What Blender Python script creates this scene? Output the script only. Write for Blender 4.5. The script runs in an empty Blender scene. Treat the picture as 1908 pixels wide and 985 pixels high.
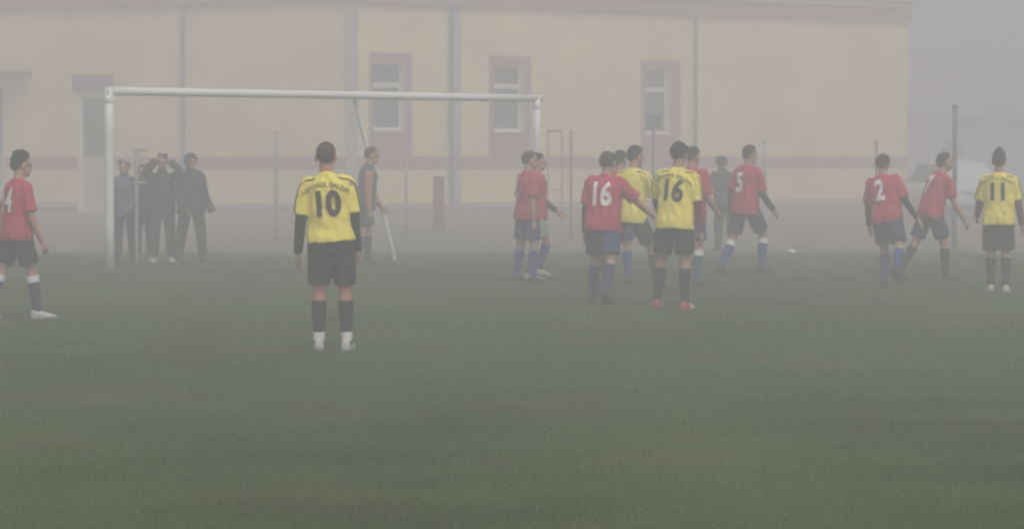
import bpy, bmesh, math, random
import numpy as np
from mathutils import Vector, Matrix, Euler, noise
from mathutils.bvhtree import BVHTree
R = math.radians
random.seed(7); rng = np.random.default_rng(7)
sc = bpy.context.scene
col = sc.collection

# ------------------------------------------------------------------ camera, sky, sun, exposure
FPX, CX, CY, HY = 5000.0, 954.0, 492.5, 290.0        # focal length and image points in photograph pixels
CAMZ = 1.6
PITCH = math.atan((CY - HY) / FPX)
cam_d = bpy.data.cameras.new('camera'); cam = bpy.data.objects.new('camera', cam_d); col.objects.link(cam)
cam_d.sensor_width = 36.0; cam_d.lens = 36.0 * FPX / 1908.0
cam_d.clip_start = 0.1; cam_d.clip_end = 2000
cam.location = (0, 0, CAMZ); cam.rotation_euler = (R(90) - PITCH, 0, 0)
sc.camera = cam

SUN_EL, SUN_AZ = R(55), R(158)                       # azimuth from +Y towards +X
w = bpy.data.worlds.new('World'); sc.world = w; w.use_nodes = True
nt = w.node_tree; bg = nt.nodes['Background']
sky = nt.nodes.new('ShaderNodeTexSky'); sky.sky_type = 'NISHITA'; sky.sun_disc = False
sky.sun_elevation = SUN_EL; sky.sun_rotation = SUN_AZ
sky.air_density = 1.0; sky.dust_density = 6.0; sky.ozone_density = 1.0
hs = nt.nodes.new('ShaderNodeHueSaturation'); hs.inputs['Saturation'].default_value = 0.22
nt.links.new(sky.outputs[0], hs.inputs['Color']); nt.links.new(hs.outputs[0], bg.inputs['Color'])
bg.inputs['Strength'].default_value = 0.072
sun_d = bpy.data.lights.new('sun', 'SUN'); sun = bpy.data.objects.new('sun', sun_d); col.objects.link(sun)
sun_d.energy = 1.5; sun_d.angle = R(40); sun_d.color = (1.0, 0.965, 0.92)
sd = Vector((math.sin(SUN_AZ) * math.cos(SUN_EL), math.cos(SUN_AZ) * math.cos(SUN_EL), math.sin(SUN_EL)))
sun.rotation_euler = sd.to_track_quat('Z', 'Y').to_euler(); sun.location = (30, 30, 60)

sc.view_settings.view_transform = 'Standard'; sc.view_settings.look = 'None'
sc.view_settings.gamma = 1.0; sc.view_settings.use_curve_mapping = False
sc.view_settings.exposure = 0.40
sc.render.engine = 'CYCLES'
sc.cycles.use_denoising = True
sc.cycles.max_bounces = 6; sc.cycles.diffuse_bounces = 3; sc.cycles.volume_bounces = 2
sc.cycles.sample_clamp_indirect = 6.0
sc.cycles.filter_width = 2.3                        # soft video lens

HAZE_DENSITY, HAZE_COLOR = 0.0245, (0.950, 0.932, 0.972)

# ------------------------------------------------------------------ picture point -> world point
def ray(x, y):
    v = Vector(((x - CX) / FPX, 1.0, -(y - CY) / FPX))
    c, s = math.cos(PITCH), math.sin(PITCH)
    return Vector((v.x, v.y * c + v.z * s, v.z * c - v.y * s))
def at(x, y, Y):
    d = ray(x, y); return Vector((0, 0, CAMZ)) + d * (Y / d.y)
def ground(x, y):
    d = ray(x, y); t = -CAMZ / d.z; return Vector((d.x * t, d.y * t, 0))

# ------------------------------------------------------------------ materials
def mat(name, c, rough=0.85, var=0.12, scale=6.0, bump=0.0, bscale=60.0, metal=0.0, spec=0.3, c2=None):
    m = bpy.data.materials.new(name); m.use_nodes = True
    n = m.node_tree; b = n.nodes['Principled BSDF']
    b.inputs['Roughness'].default_value = rough; b.inputs['Metallic'].default_value = metal
    b.inputs['Specular IOR Level'].default_value = spec
    tc = n.nodes.new('ShaderNodeTexCoord')
    nz = n.nodes.new('ShaderNodeTexNoise'); nz.inputs['Scale'].default_value = scale; nz.inputs['Detail'].default_value = 6
    n.links.new(tc.outputs['Object'], nz.inputs['Vector'])
    rp = n.nodes.new('ShaderNodeValToRGB')
    rp.color_ramp.elements[0].position = 0.3; rp.color_ramp.elements[1].position = 0.7
    a = c2 if c2 else tuple(x * (1 - var) for x in c)
    d = c if c2 else tuple(min(1, x * (1 + var)) for x in c)
    rp.color_ramp.elements[0].color = (*a, 1); rp.color_ramp.elements[1].color = (*d, 1)
    n.links.new(nz.outputs['Fac'], rp.inputs['Fac']); n.links.new(rp.outputs['Color'], b.inputs['Base Color'])
    if bump:
        nb = n.nodes.new('ShaderNodeTexNoise'); nb.inputs['Scale'].default_value = bscale; nb.inputs['Detail'].default_value = 4
        bp = n.nodes.new('ShaderNodeBump'); bp.inputs['Strength'].default_value = bump; bp.inputs['Distance'].default_value = 0.02
        n.links.new(tc.outputs['Object'], nb.inputs['Vector'])
        n.links.new(nb.outputs['Fac'], bp.inputs['Height']); n.links.new(bp.outputs['Normal'], b.inputs['Normal'])
    return m
M = {}
M['yellow'] = mat('yellow_jersey', (0.86, 0.73, 0.12), 0.75, 0.08, 5, 0.25, 25)
M['red'] = mat('red_jersey', (0.47, 0.030, 0.070), 0.75, 0.10, 5, 0.25, 25)
M['black'] = mat('black_fabric', (0.014, 0.014, 0.016), 0.8, 0.25, 8, 0.3, 25)
M['navy'] = mat('navy_fabric', (0.018, 0.030, 0.085), 0.8, 0.2, 8, 0.3, 25)
M['blue_shorts'] = mat('blue_fabric', (0.022, 0.045, 0.15), 0.8, 0.2, 8, 0.3, 25)
M['blue_sock'] = mat('blue_sock_knit', (0.03, 0.055, 0.24), 0.9, 0.15, 20, 0.3, 120)
M['teal_sock'] = mat('teal_sock_knit', (0.03, 0.09, 0.13), 0.9, 0.15, 20, 0.3, 120)
M['black_sock'] = mat('black_sock_knit', (0.016, 0.016, 0.018), 0.9, 0.2, 20, 0.3, 120)
M['white_fabric'] = mat('white_fabric', (0.72, 0.72, 0.70), 0.85, 0.06, 12, 0.2, 60)
M['print_black'] = mat('dark_print', (0.03, 0.026, 0.03), 0.6, 0.1, 20)
M['print_grey'] = mat('faded_dark_print', (0.22, 0.19, 0.07), 0.7, 0.15, 30)
M['print_white'] = mat('white_print', (0.8, 0.78, 0.77), 0.6, 0.05, 20)
M['maroon'] = mat('maroon_fabric', (0.17, 0.018, 0.035), 0.85, 0.12, 8, 0.2, 30)
M['skin'] = mat('skin', (0.46, 0.26, 0.19), 0.55, 0.09, 14, 0.1, 60)
M['skin_red'] = mat('flushed_skin', (0.48, 0.21, 0.16), 0.55, 0.12, 14, 0.1, 60)
M['hair'] = mat('dark_hair', (0.018, 0.014, 0.012), 0.65, 0.35, 60, 0.8, 180)
M['hair_brown'] = mat('brown_hair', (0.075, 0.052, 0.040), 0.65, 0.35, 60, 0.8, 180)
M['eye'] = mat('eye_dark', (0.02, 0.015, 0.012), 0.25, 0.1)
M['shoe_black'] = mat('black_boot', (0.02, 0.02, 0.02), 0.45, 0.2, 20)
M['shoe_white'] = mat('white_boot', (0.46, 0.45, 0.42), 0.55, 0.30, 14)
M['shoe_red'] = mat('red_boot', (0.36, 0.05, 0.05), 0.45, 0.1, 20)
M['sole'] = mat('boot_sole', (0.03, 0.03, 0.03), 0.6, 0.2, 20)
M['jacket_dark'] = mat('dark_jacket', (0.035, 0.038, 0.042), 0.85, 0.3, 7, 0.4, 20)
M['jacket_grey'] = mat('grey_blue_jacket', (0.11, 0.125, 0.17), 0.85, 0.2, 7, 0.4, 20)
M['trouser_dark'] = mat('dark_trousers', (0.032, 0.036, 0.033), 0.9, 0.3, 7, 0.4, 20)
M['jeans'] = mat('blue_jeans', (0.035, 0.045, 0.07), 0.9, 0.2, 9, 0.4, 30)
M['pink_hat'] = mat('pale_pink_knit', (0.50, 0.38, 0.38), 0.95, 0.1, 40, 0.6, 120)
M['pale_shorts'] = mat('pale_grey_green_fabric', (0.36, 0.38, 0.32), 0.85, 0.08, 8, 0.2, 30)
M['orange'] = mat('orange_jersey', (0.50, 0.20, 0.09), 0.8, 0.12, 6, 0.2, 25)
M['slate'] = mat('slate_blue_fabric', (0.045, 0.075, 0.11), 0.8, 0.15, 6, 0.2, 25)
M['goal_white'] = mat('white_enamel_tube', (0.80, 0.80, 0.79), 0.4, 0.04, 3)
M['steel'] = mat('galvanised_steel', (0.40, 0.42, 0.43), 0.5, 0.15, 8, metal=0.2)
M['pole_dark'] = mat('dark_painted_steel', (0.19, 0.20, 0.22), 0.55, 0.2, 6)
M['wall_yellow'] = mat('yellow_render', (0.90, 0.74, 0.38), 0.95, 0.13, 0.6, 0.25, 40)
M['wall_red'] = mat('red_brown_paint', (0.42, 0.21, 0.22), 0.9, 0.10, 1.5, 0.2, 40)
M['plinth'] = mat('red_grey_plinth', (0.27, 0.18, 0.17), 0.9, 0.18, 2.5, 0.3, 20)
M['pale'] = mat('pale_render', (0.47, 0.45, 0.41), 0.9, 0.08, 2)
M['pvc'] = mat('white_window_frame', (0.82, 0.82, 0.80), 0.4, 0.03, 4)
M['pipe'] = mat('grey_blue_pipe', (0.16, 0.21, 0.29), 0.5, 0.1, 3)
M['roof'] = mat('grey_roof_sheet', (0.20, 0.18, 0.18), 0.7, 0.15, 2)
M['door_pale'] = mat('pale_door_panel', (0.50, 0.47, 0.45), 0.6, 0.06, 3)
M['cabinet'] = mat('dark_red_cabinet', (0.27, 0.14, 0.14), 0.6, 0.12, 4)
M['car_white'] = mat('white_car_paint', (0.62, 0.63, 0.65), 0.25, 0.03, 2, spec=0.5)
M['tyre'] = mat('tyre_rubber', (0.02, 0.02, 0.02), 0.9, 0.2, 20)
M['rim'] = mat('wheel_rim', (0.45, 0.46, 0.47), 0.4, 0.1, 10, metal=0.6)
M['plastic_dark'] = mat('dark_plastic', (0.03, 0.03, 0.032), 0.6, 0.15, 10)
M['lamp_red'] = mat('red_lamp_lens', (0.45, 0.02, 0.02), 0.25, 0.1, 10)
M['far_wall'] = mat('blue_grey_far_wall', (0.48, 0.51, 0.56), 0.9, 0.1, 0.5)
M['far_roof'] = mat('dark_far_roof', (0.26, 0.28, 0.31), 0.8, 0.15, 0.6)
M['gravel'] = mat('grey_gravel', (0.25, 0.20, 0.185), 0.95, 0.25, 0.35, 0.6, 30, c2=(0.165, 0.16, 0.125))
def glass(name, c):
    m = bpy.data.materials.new(name); m.use_nodes = True; b = m.node_tree.nodes['Principled BSDF']
    b.inputs['Base Color'].default_value = (*c, 1); b.inputs['Roughness'].default_value = 0.12
    b.inputs['Specular IOR Level'].default_value = 0.6; return m
M['glass'] = glass('window_glass', (0.05, 0.06, 0.065)); M['glass_car'] = glass('car_glass', (0.03, 0.035, 0.04))

def pitch_material():
    m = bpy.data.materials.new('pitch_turf'); m.use_nodes = True; n = m.node_tree; b = n.nodes['Principled BSDF']
    b.inputs['Roughness'].default_value = 0.95; b.inputs['Specular IOR Level'].default_value = 0.15
    tc = n.nodes.new('ShaderNodeTexCoord')
    def nz(s, det=6):
        x = n.nodes.new('ShaderNodeTexNoise'); x.inputs['Scale'].default_value = s; x.inputs['Detail'].default_value = det
        n.links.new(tc.outputs['Object'], x.inputs['Vector']); return x
    a, f = nz(0.55), nz(14, 8)
    r1 = n.nodes.new('ShaderNodeValToRGB'); r1.color_ramp.elements[0].position = 0.36; r1.color_ramp.elements[1].position = 0.66
    r1.color_ramp.elements[0].color = (0.031, 0.070, 0.009, 1); r1.color_ramp.elements[1].color = (0.072, 0.072, 0.022, 1)
    e = r1.color_ramp.elements.new(0.52); e.color = (0.038, 0.083, 0.010, 1)
    n.links.new(a.outputs['Fac'], r1.inputs['Fac'])
    r2 = n.nodes.new('ShaderNodeValToRGB'); r2.color_ramp.elements[0].position = 0.3; r2.color_ramp.elements[1].position = 0.72
    r2.color_ramp.elements[0].color = (0.75, 0.75, 0.75, 1); r2.color_ramp.elements[1].color = (1.25, 1.22, 1.15, 1)
    n.links.new(f.outputs['Fac'], r2.inputs['Fac'])
    mx = n.nodes.new('ShaderNodeMix'); mx.data_type = 'RGBA'; mx.blend_type = 'MULTIPLY'; mx.inputs['Factor'].default_value = 1
    n.links.new(r1.outputs['Color'], mx.inputs['A']); n.links.new(r2.outputs['Color'], mx.inputs['B'])
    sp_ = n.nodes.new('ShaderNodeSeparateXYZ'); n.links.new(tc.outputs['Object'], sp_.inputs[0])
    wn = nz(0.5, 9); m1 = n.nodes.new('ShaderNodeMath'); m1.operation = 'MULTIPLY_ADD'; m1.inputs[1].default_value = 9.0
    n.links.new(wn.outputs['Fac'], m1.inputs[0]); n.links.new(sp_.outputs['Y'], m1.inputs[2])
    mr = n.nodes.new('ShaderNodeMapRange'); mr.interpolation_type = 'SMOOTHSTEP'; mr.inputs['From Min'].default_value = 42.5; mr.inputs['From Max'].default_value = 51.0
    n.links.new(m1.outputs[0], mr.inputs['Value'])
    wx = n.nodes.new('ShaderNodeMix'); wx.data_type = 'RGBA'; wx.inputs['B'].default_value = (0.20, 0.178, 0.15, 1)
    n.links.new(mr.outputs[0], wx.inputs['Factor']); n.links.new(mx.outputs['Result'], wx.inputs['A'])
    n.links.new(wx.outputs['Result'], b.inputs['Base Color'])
    bp = n.nodes.new('ShaderNodeBump'); bp.inputs['Strength'].default_value = 0.7; bp.inputs['Distance'].default_value = 0.04
    n.links.new(f.outputs['Fac'], bp.inputs['Height']); n.links.new(bp.outputs['Normal'], b.inputs['Normal'])
    return m
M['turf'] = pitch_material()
def blade_material():
    m = bpy.data.materials.new('grass_blades'); m.use_nodes = True; n = m.node_tree; b = n.nodes['Principled BSDF']
    b.inputs['Roughness'].default_value = 0.8; b.inputs['Specular IOR Level'].default_value = 0.2
    a = n.nodes.new('ShaderNodeAttribute'); a.attribute_name = 'tint'
    n.links.new(a.outputs['Color'], b.inputs['Base Color'])
    tr = n.nodes.new('ShaderNodeBsdfTranslucent'); mx = n.nodes.new('ShaderNodeMixShader'); mx.inputs[0].default_value = 0.45
    n.links.new(a.outputs['Color'], tr.inputs['Color']); n.links.new(b.outputs[0], mx.inputs[1]); n.links.new(tr.outputs[0], mx.inputs[2])
    n.links.new(mx.outputs[0], n.nodes['Material Output'].inputs['Surface']); return m
M['blade'] = blade_material()

# ------------------------------------------------------------------ mesh helpers
def link(name, me, m=None, parent=None, smooth=False):
    o = bpy.data.objects.new(name, me); col.objects.link(o)
    if m is not None: me.materials.clear(); me.materials.append(m)
    if parent is not None: o.parent = parent
    if smooth: me.polygons.foreach_set('use_smooth', [True] * len(me.polygons))
    return o
def tag(o, label=None, cat=None, group=None, kind=None):
    if label: o['label'] = label
    if cat: o['category'] = cat
    if group: o['group'] = group
    if kind: o['kind'] = kind
    return o
def empty(name, loc=(0, 0, 0), rz=0):
    o = bpy.data.objects.new(name, None); col.objects.link(o); o.location = loc; o.rotation_euler = (0, 0, rz); return o
class G:
    """collects vertices and faces of one mesh"""
    def __init__(s): s.v = []; s.f = []
    def add(s, v, f):
        b = len(s.v); s.v += [tuple(x) for x in v]; s.f += [tuple(i + b for i in q) for q in f]; return s
    def box(s, c, h, mt=None):
        p = [Vector((c[0] + i * h[0], c[1] + j * h[1], c[2] + k * h[2])) for k in (-1, 1) for j in (-1, 1) for i in (-1, 1)]
        if mt is not None: p = [mt @ q for q in p]
        return s.add(p, [(0, 2, 3, 1), (4, 5, 7, 6), (0, 1, 5, 4), (2, 6, 7, 3), (0, 4, 6, 2), (1, 3, 7, 5)])
    def ell(s, c, r, mt=None, nu=14, nv=9):
        v = [Vector((0, 0, -1))]
        for i in range(1, nv):
            a = -math.pi / 2 + math.pi * i / nv
            v += [Vector((math.cos(a) * math.cos(2 * math.pi * j / nu), math.cos(a) * math.sin(2 * math.pi * j / nu), math.sin(a))) for j in range(nu)]
        v.append(Vector((0, 0, 1))); f = []
        for j in range(nu): f.append((0, 1 + (j + 1) % nu, 1 + j))
        for i in range(nv - 2):
            for j in range(nu):
                a, b = 1 + i * nu + j, 1 + i * nu + (j + 1) % nu; f.append((a, b, b + nu, a + nu))
        l = 1 + (nv - 2) * nu
        for j in range(nu): f.append((l + j, l + (j + 1) % nu, l + nu))
        v = [Vector((c[0] + q.x * r[0], c[1] + q.y * r[1], c[2] + q.z * r[2])) for q in v]
        if mt is not None: v = [mt @ q for q in v]
        return s.add(v, f)
    def rings(s, rs):
        n = len(rs[0]); v = [p for r in rs for p in r]; f = []
        for i in range(len(rs) - 1):
            for j in range(n):
                a, b = i * n + j, i * n + (j + 1) % n; f.append((a, b, b + n, a + n))
        f.append(tuple(range(n))[::-1]); f.append(tuple((len(rs) - 1) * n + j for j in range(n)))
        return s.add(v, f)
    def tube(s, pts, rad, n=14, ref=None, flat=1.0, cap=True, ck=1.0):
        """tapered limb through pts; flat squeezes it along ref"""
        pts = [Vector(p) for p in pts]; P, Q = [], []
        for i in range(len(pts) - 1):
            for k in range(4):
                t = k / 4; P.append(pts[i].lerp(pts[i + 1], t)); Q.append(rad[i] * (1 - t) + rad[i + 1] * t)
        P.append(pts[-1]); Q.append(rad[-1])
        for _ in range(2):
            P = [P[0]] + [(P[i - 1] + P[i] * 2 + P[i + 1]) / 4 for i in range(1, len(P) - 1)] + [P[-1]]
        d0, d1 = (P[1] - P[0]).normalized(), (P[-1] - P[-2]).normalized()
        if cap:
            P = [P[0] - d0 * Q[0] * .55, P[0] - d0 * Q[0] * .35] + P + [P[-1] + d1 * Q[-1] * .35 * ck, P[-1] + d1 * Q[-1] * .55 * ck]
            Q = [Q[0] * .45, Q[0] * .82] + Q + [Q[-1] * (.82 if ck > .5 else .97), Q[-1] * .45]
        rs = []; ref = Vector(ref) if ref is not None else Vector((0.02, 1, 0.05))
        for i in range(len(P)):
            d = (P[min(i + 1, len(P) - 1)] - P[max(i - 1, 0)]).normalized()
            a = d.cross(ref)
            if a.length < 1e-3: a = d.cross(Vector((1, 0, 0)))
            a.normalize(); b = a.cross(d).normalized()
            rs.append([P[i] + a * (Q[i] * math.cos(2 * math.pi * j / n)) + b * (Q[i] * flat * math.sin(2 * math.pi * j / n)) for j in range(n)])
        return s.rings(rs)
    def mesh(s, name='mesh'):
        me = bpy.data.meshes.new(name); me.from_pydata(s.v, [], s.f); me.validate()
        bm = bmesh.new(); bm.from_mesh(me); bmesh.ops.recalc_face_normals(bm, faces=bm.faces); bm.to_mesh(me); bm.free()
        return me
    def out(s, name, m, parent=None, smooth=False):
        return link(name, s.mesh(name), m, parent, smooth)
def remesh(g, voxel, smooth=4, name='mesh'):
    """fuse the collected shapes to one continuous surface"""
    me = g.mesh(name); o = bpy.data.objects.new('tmp', me); col.objects.link(o)
    r = o.modifiers.new('r', 'REMESH'); r.mode = 'VOXEL'; r.voxel_size = voxel; r.use_smooth_shade = True
    if smooth:
        k = o.modifiers.new('s', 'SMOOTH'); k.factor = 0.5; k.iterations = smooth
    dg = bpy.context.evaluated_depsgraph_get()
    res = bpy.data.meshes.new_from_object(o.evaluated_get(dg)); res.name = name
    bpy.data.objects.remove(o); bpy.data.meshes.remove(me)
    res.polygons.foreach_set('use_smooth', [True] * len(res.polygons))
    return res
def bevel(o, wd=0.01, seg=2):
    b = o.modifiers.new('bevel', 'BEVEL'); b.width = wd; b.segments = seg; b.limit_method = 'ANGLE'; return o

# ------------------------------------------------------------------ the ground
EDGE = 46.5
def sheet(name, x0, x1, y0, y1, z, m, nx=2, ny=2):
    v = [(x0 + (x1 - x0) * i / (nx - 1), y0 + (y1 - y0) * j / (ny - 1), z) for j in range(ny) for i in range(nx)]
    f = [(j * nx + i, j * nx + i + 1, (j + 1) * nx + i + 1, (j + 1) * nx + i) for j in range(ny - 1) for i in range(nx - 1)]
    return tag(G().add(v, f).out(name, m), kind='structure')
sheet('ground', -140, 140, -30, 230, -0.012, M['gravel'])
def pitch():
    v, f = [], []; xs = np.linspace(-60, 60, 481)
    for x in xs:
        e = EDGE + 0.9 * noise.noise((x * 0.35, 3.1, 0)) + 0.35 * noise.noise((x * 1.7, 8, 0)) + 0.04 * x
        v += [(x, -28, 0.0), (x, e, 0.0)]
    for i in range(len(xs) - 1): f.append((2 * i, 2 * i + 2, 2 * i + 3, 2 * i + 1))
    return tag(G().add(v, f).out('pitch', M['turf']), kind='structure')
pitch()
def grass():
    N = 560000
    Y = 10.5 * (44 / 10.5) ** (rng.uniform(0, 1, N) ** 1.15); X = rng.uniform(-0.5, 0.5, N) * (0.40 * Y + 1.5)
    tuft = np.array([noise.noise((x * 1.3, y * 1.3, 5)) for x, y in zip(X[::1], Y[::1])])
    keep = rng.uniform(-1.3, 0.5, N) < tuft; X, Y, tuft = X[keep], Y[keep], tuft[keep]; N = len(X)
    h = rng.uniform(0.010, 0.030, N) * (1 + 0.9 * tuft); wd = rng.uniform(0.0016, 0.0034, N) * (Y / 12); a = rng.uniform(0, 6.283, N)
    lx, ly = rng.normal(0, .016, N), rng.normal(0, .016, N)
    v = np.zeros((N, 3, 3)); dx, dy = np.cos(a) * wd, np.sin(a) * wd
    v[:, 0] = np.stack([X - dx, Y - dy, np.zeros(N)], 1); v[:, 1] = np.stack([X + dx, Y + dy, np.zeros(N)], 1)
    v[:, 2] = np.stack([X + lx, Y + ly, h], 1)
    me = bpy.data.meshes.new('grass'); me.vertices.add(3 * N); me.vertices.foreach_set('co', v.reshape(-1))
    me.loops.add(3 * N); me.loops.foreach_set('vertex_index', np.arange(3 * N, dtype=np.int32))
    me.polygons.add(N); me.polygons.foreach_set('loop_start', np.arange(0, 3 * N, 3, dtype=np.int32))
    me.update(calc_edges=True)
    t = rng.uniform(0, 1, N)[:, None]; br = rng.uniform(0.75, 1.2, N)[:, None] * (1 + 0.45 * np.array([noise.noise((x * .5, y * .22, 9)) for x, y in zip(X, Y)]))[:, None]
    c = (np.array([[0.074, 0.150, 0.020]]) * (1 - t ** 3) + np.array([[0.18, 0.17, 0.056]]) * t ** 3) * br
    at_ = me.color_attributes.new('tint', 'FLOAT_COLOR', 'POINT')
    at_.data.foreach_set('color', np.repeat(np.concatenate([c, np.ones((N, 1))], 1), 3, 0).astype(np.float32).reshape(-1))
    o = link('grass', me, M['blade']); tag(o, 'short green grass blades covering the football pitch', 'grass', kind='stuff')
grass()

# ------------------------------------------------------------------ the yellow hall behind the pitch
C0 = at(655, 290, 75); R1 = at(1690, 290, 85.6); L1 = at(-190, 290, 79.6)
class Wall:
    def __init__(s, o, e):
        s.o = Vector((o.x, o.y, 0)); e = Vector((e.x, e.y, 0)); s.L = (e - s.o).length; s.d = (e - s.o).normalized()
        n = Vector((s.d.y, -s.d.x, 0)); s.n = n if n.y < 0 else -n
        s.mt = Matrix((( s.d.x, s.n.x, 0, s.o.x), (s.d.y, s.n.y, 0, s.o.y), (0, 0, 1, 0), (0, 0, 0, 1)))
    def uv(s, x, y):                                   # picture point -> place along the wall, height
        r = ray(x, y); o = Vector((0, 0, CAMZ)); t = (s.o - o).dot(s.n) / r.dot(s.n); p = o + r * t
        return (Vector((p.x, p.y, 0)) - s.o).dot(s.d), p.z
    def box(s, g, u0, u1, v0, v1, d0, d1):
        g.box(((u0 + u1) / 2, (d0 + d1) / 2, (v0 + v1) / 2), (abs(u1 - u0) / 2, abs(d1 - d0) / 2, abs(v1 - v0) / 2), s.mt); return g
WR, WL = Wall(C0, R1), Wall(C0, L1)
TOP = WR.uv(660, 4)[1]                                  # underside of the cornice
hall = empty('hall', (C0.x, C0.y, 0))
def part(name, g, m, parent=hall, smooth=False):
    o = g.out(name, m, None, smooth); o.parent = parent
    o.matrix_parent_inverse = Matrix.Translation(-hall.location); return o
def sub(name, g, m, parent, smooth=False):
    o = g.out(name, m, None, smooth); o.parent = parent; return o
def wall_sheet(W, openings, name):
    us = sorted({0.0, W.L} | {o[0] for o in openings} | {o[1] for o in openings}); vs = sorted({-0.3, TOP + 0.9} | {o[2] for o in openings} | {o[3] for o in openings})
    g = G(); vi = {}
    for a, b in zip(us, us[1:]):
        for c, d in zip(vs, vs[1:]):
            if any(o[0] <= a + 1e-5 and b <= o[1] + 1e-5 and o[2] <= c + 1e-5 and d <= o[3] + 1e-5 for o in openings): continue
            g.add([W.mt @ Vector(p) for p in ((a, 0, c), (b, 0, c), (b, 0, d), (a, 0, d))], [(0, 1, 2, 3)])
    for o in openings:
        q = [(o[0], o[2]), (o[1], o[2]), (o[1], o[3]), (o[0], o[3])]
        for i in range(4):
            a, b = q[i], q[(i + 1) % 4]
            g.add([W.mt @ Vector(p) for p in ((a[0], 0, a[1]), (b[0], 0, b[1]), (b[0], -0.28, b[1]), (a[0], -0.28, a[1]))], [(0, 1, 2, 3)])
    return part(name, g, M['wall_yellow'])
def opening(W, x0, x1, y0, y1):
    xm, ym = (x0 + x1) / 2, (y0 + y1) / 2
    u0, u1 = sorted((W.uv(x0, ym)[0], W.uv(x1, ym)[0])); return (u0, u1, W.uv(xm, y1)[1], W.uv(xm, y0)[1])
wins = [((688, 767, 99, 292), (695, 751, 118, 243)), ((911, 989, 105, 292), (920, 974, 121, 245)), ((1194, 1267, 113, 294), (1202, 1247, 128, 250))]
wo = [opening(WR, *b) for a, b in wins]
wall_sheet(WR, wo, 'wall')
door_o = opening(WL, 146, 202, 172, 392); door2 = opening(WL, -70, 8, 152, 396)
door_o = (*door_o[:2], 0.02, door_o[3]); door2 = (*door2[:2], 0.02, door2[3])
wall_sheet(WL, [door_o, door2], 'wall')
BT, BB = WR.uv(760, 292)[1], WR.uv(760, 315)[1]          # red band
for (sa, wb), o in zip(wins, wo):
    s = opening(WR, *sa)
    fw = 0.055; d0, d1 = -0.22, -0.14; g = G()
    u0, u1, v0, v1 = o[0] + .002, o[1] - .002, o[2] + .002, o[3] - .002; vt = v0 + (v1 - v0) * 0.64
    WR.box(g, u0, u1, v0, v0 + fw * 1.6, d0, d1); WR.box(g, u0, u1, v1 - fw, v1, d0, d1)
    WR.box(g, u0, u0 + fw, v0 + fw * 1.6, v1 - fw, d0, d1); WR.box(g, u1 - fw, u1, v0 + fw * 1.6, v1 - fw, d0, d1)
    WR.box(g, u0 + fw, u1 - fw, vt, vt + 0.15, d0, d1 + .01)
    f = part('window', g, M['pvc'])
    for a, b in ((v0 + fw * 1.6, vt), (vt + 0.15, v1 - fw)):
        p = sub('pane', WR.box(G(), u0 + fw, u1 - fw, a, b, -0.19, -0.175), M['glass'], f)
    g = G()                                              # raised red surround
    t = 0.022
    WR.box(g, s[0], o[0], BT, s[3], 0.001, t); WR.box(g, o[1], s[1], BT, s[3], 0.001, t)
    WR.box(g, o[0], o[1], o[3], s[3], 0.001, t); WR.box(g, o[0], o[1], BT, o[2], 0.001, t)
    sub('surround', g, M['wall_red'], f)
    sub('sill', WR.box(G(), o[0] - .03, o[1] + .03, o[2] - .035, o[2] + .001, -0.14, 0.06), M['pvc'], f)
    sub('reveal', WR.box(G(), o[1] - .003, o[1] + .02, o[2] + .003, o[3] - .003, -0.138, 0.024), M['pvc'], f)
# doors on the left wing
for k, o in enumerate((door_o, door2)):
    g = G(); u0, u1, v0, v1 = o[0] + .002, o[1] - .002, o[2], o[3] - .002; fw = 0.09
    WL.box(g, u0, u0 + fw, v0, v1, -.2, -.1); WL.box(g, u1 - fw, u1, v0, v1, -.2, -.1)
    WL.box(g, u0 + fw, u1 - fw, v1 - fw * 2.0, v1, -.2, -.1)
    dr = part('door', g, M['pvc'])
    vm = v0 + (v1 - v0) * 0.46
    sub('door_panel', WL.box(G(), u0 + fw, u1 - fw, v0, vm, -.18, -.14), M['door_pale'], dr)
    sub('pane', WL.box(G(), u0 + fw, u1 - fw, vm, v1 - fw * 2.0, -.175, -.155), M['glass'], dr)
    sub('handle', WL.box(G(), u0 + fw + .04, u0 + fw + .07, vm - .12, vm + .05, -.139, -.09), M['steel'], dr)
s = opening(WL, 136, 212, 140, 172)
part('door_hood', WL.box(G(), s[0], s[1], s[2], s[3], 0.001, 0.05), M['roof'])
u, v = WL.uv(60, 137); u2, _ = WL.uv(-120, 137)
part('canopy', WL.box(G(), min(u, u2), max(u, u2), v - .05, v + .05, 0.001, 0.9), M['roof'])
# bands, ledge, plinth, cornice on both wings (mitred by running one wing past the other)
PT, PB = WR.uv(760, 383)[1], WR.uv(760, 388)[1]
def along(name, m, v0, v1, d, skipL=(), skipR=()):
    for W, skip in ((WR, skipR), (WL, skipL)):
        cuts = sorted(skip); a = 0.0
        segs = []
        for c in cuts: segs.append((a, c[0])); a = c[1]
        segs.append((a, W.L))
        for p, q in segs:
            if q - p > .05: part(name, W.box(G(), p - (d * 0.25 if p == 0 else 0), q, v0, v1, 0.001, d), m)
gap = [(door_o[0] - .02, door_o[1] + .02), (door2[0] - .02, door2[1] + .02)]
along('band', M['wall_red'], BB, BT, 0.020, gap)
along('plinth_stripe', M['wall_red'], PT + .002, PT + .055, 0.018, gap)
along('plinth_ledge', M['pale'], PB, PT, 0.075, gap)
along('plinth', M['plinth'], -0.3, PB - .001, 0.045, gap)
along('cornice', M['wall_red'], TOP, TOP + 0.40, 0.16)
along('gutter', M['pale'], TOP + 0.401, TOP + 0.52, 0.27)
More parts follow.
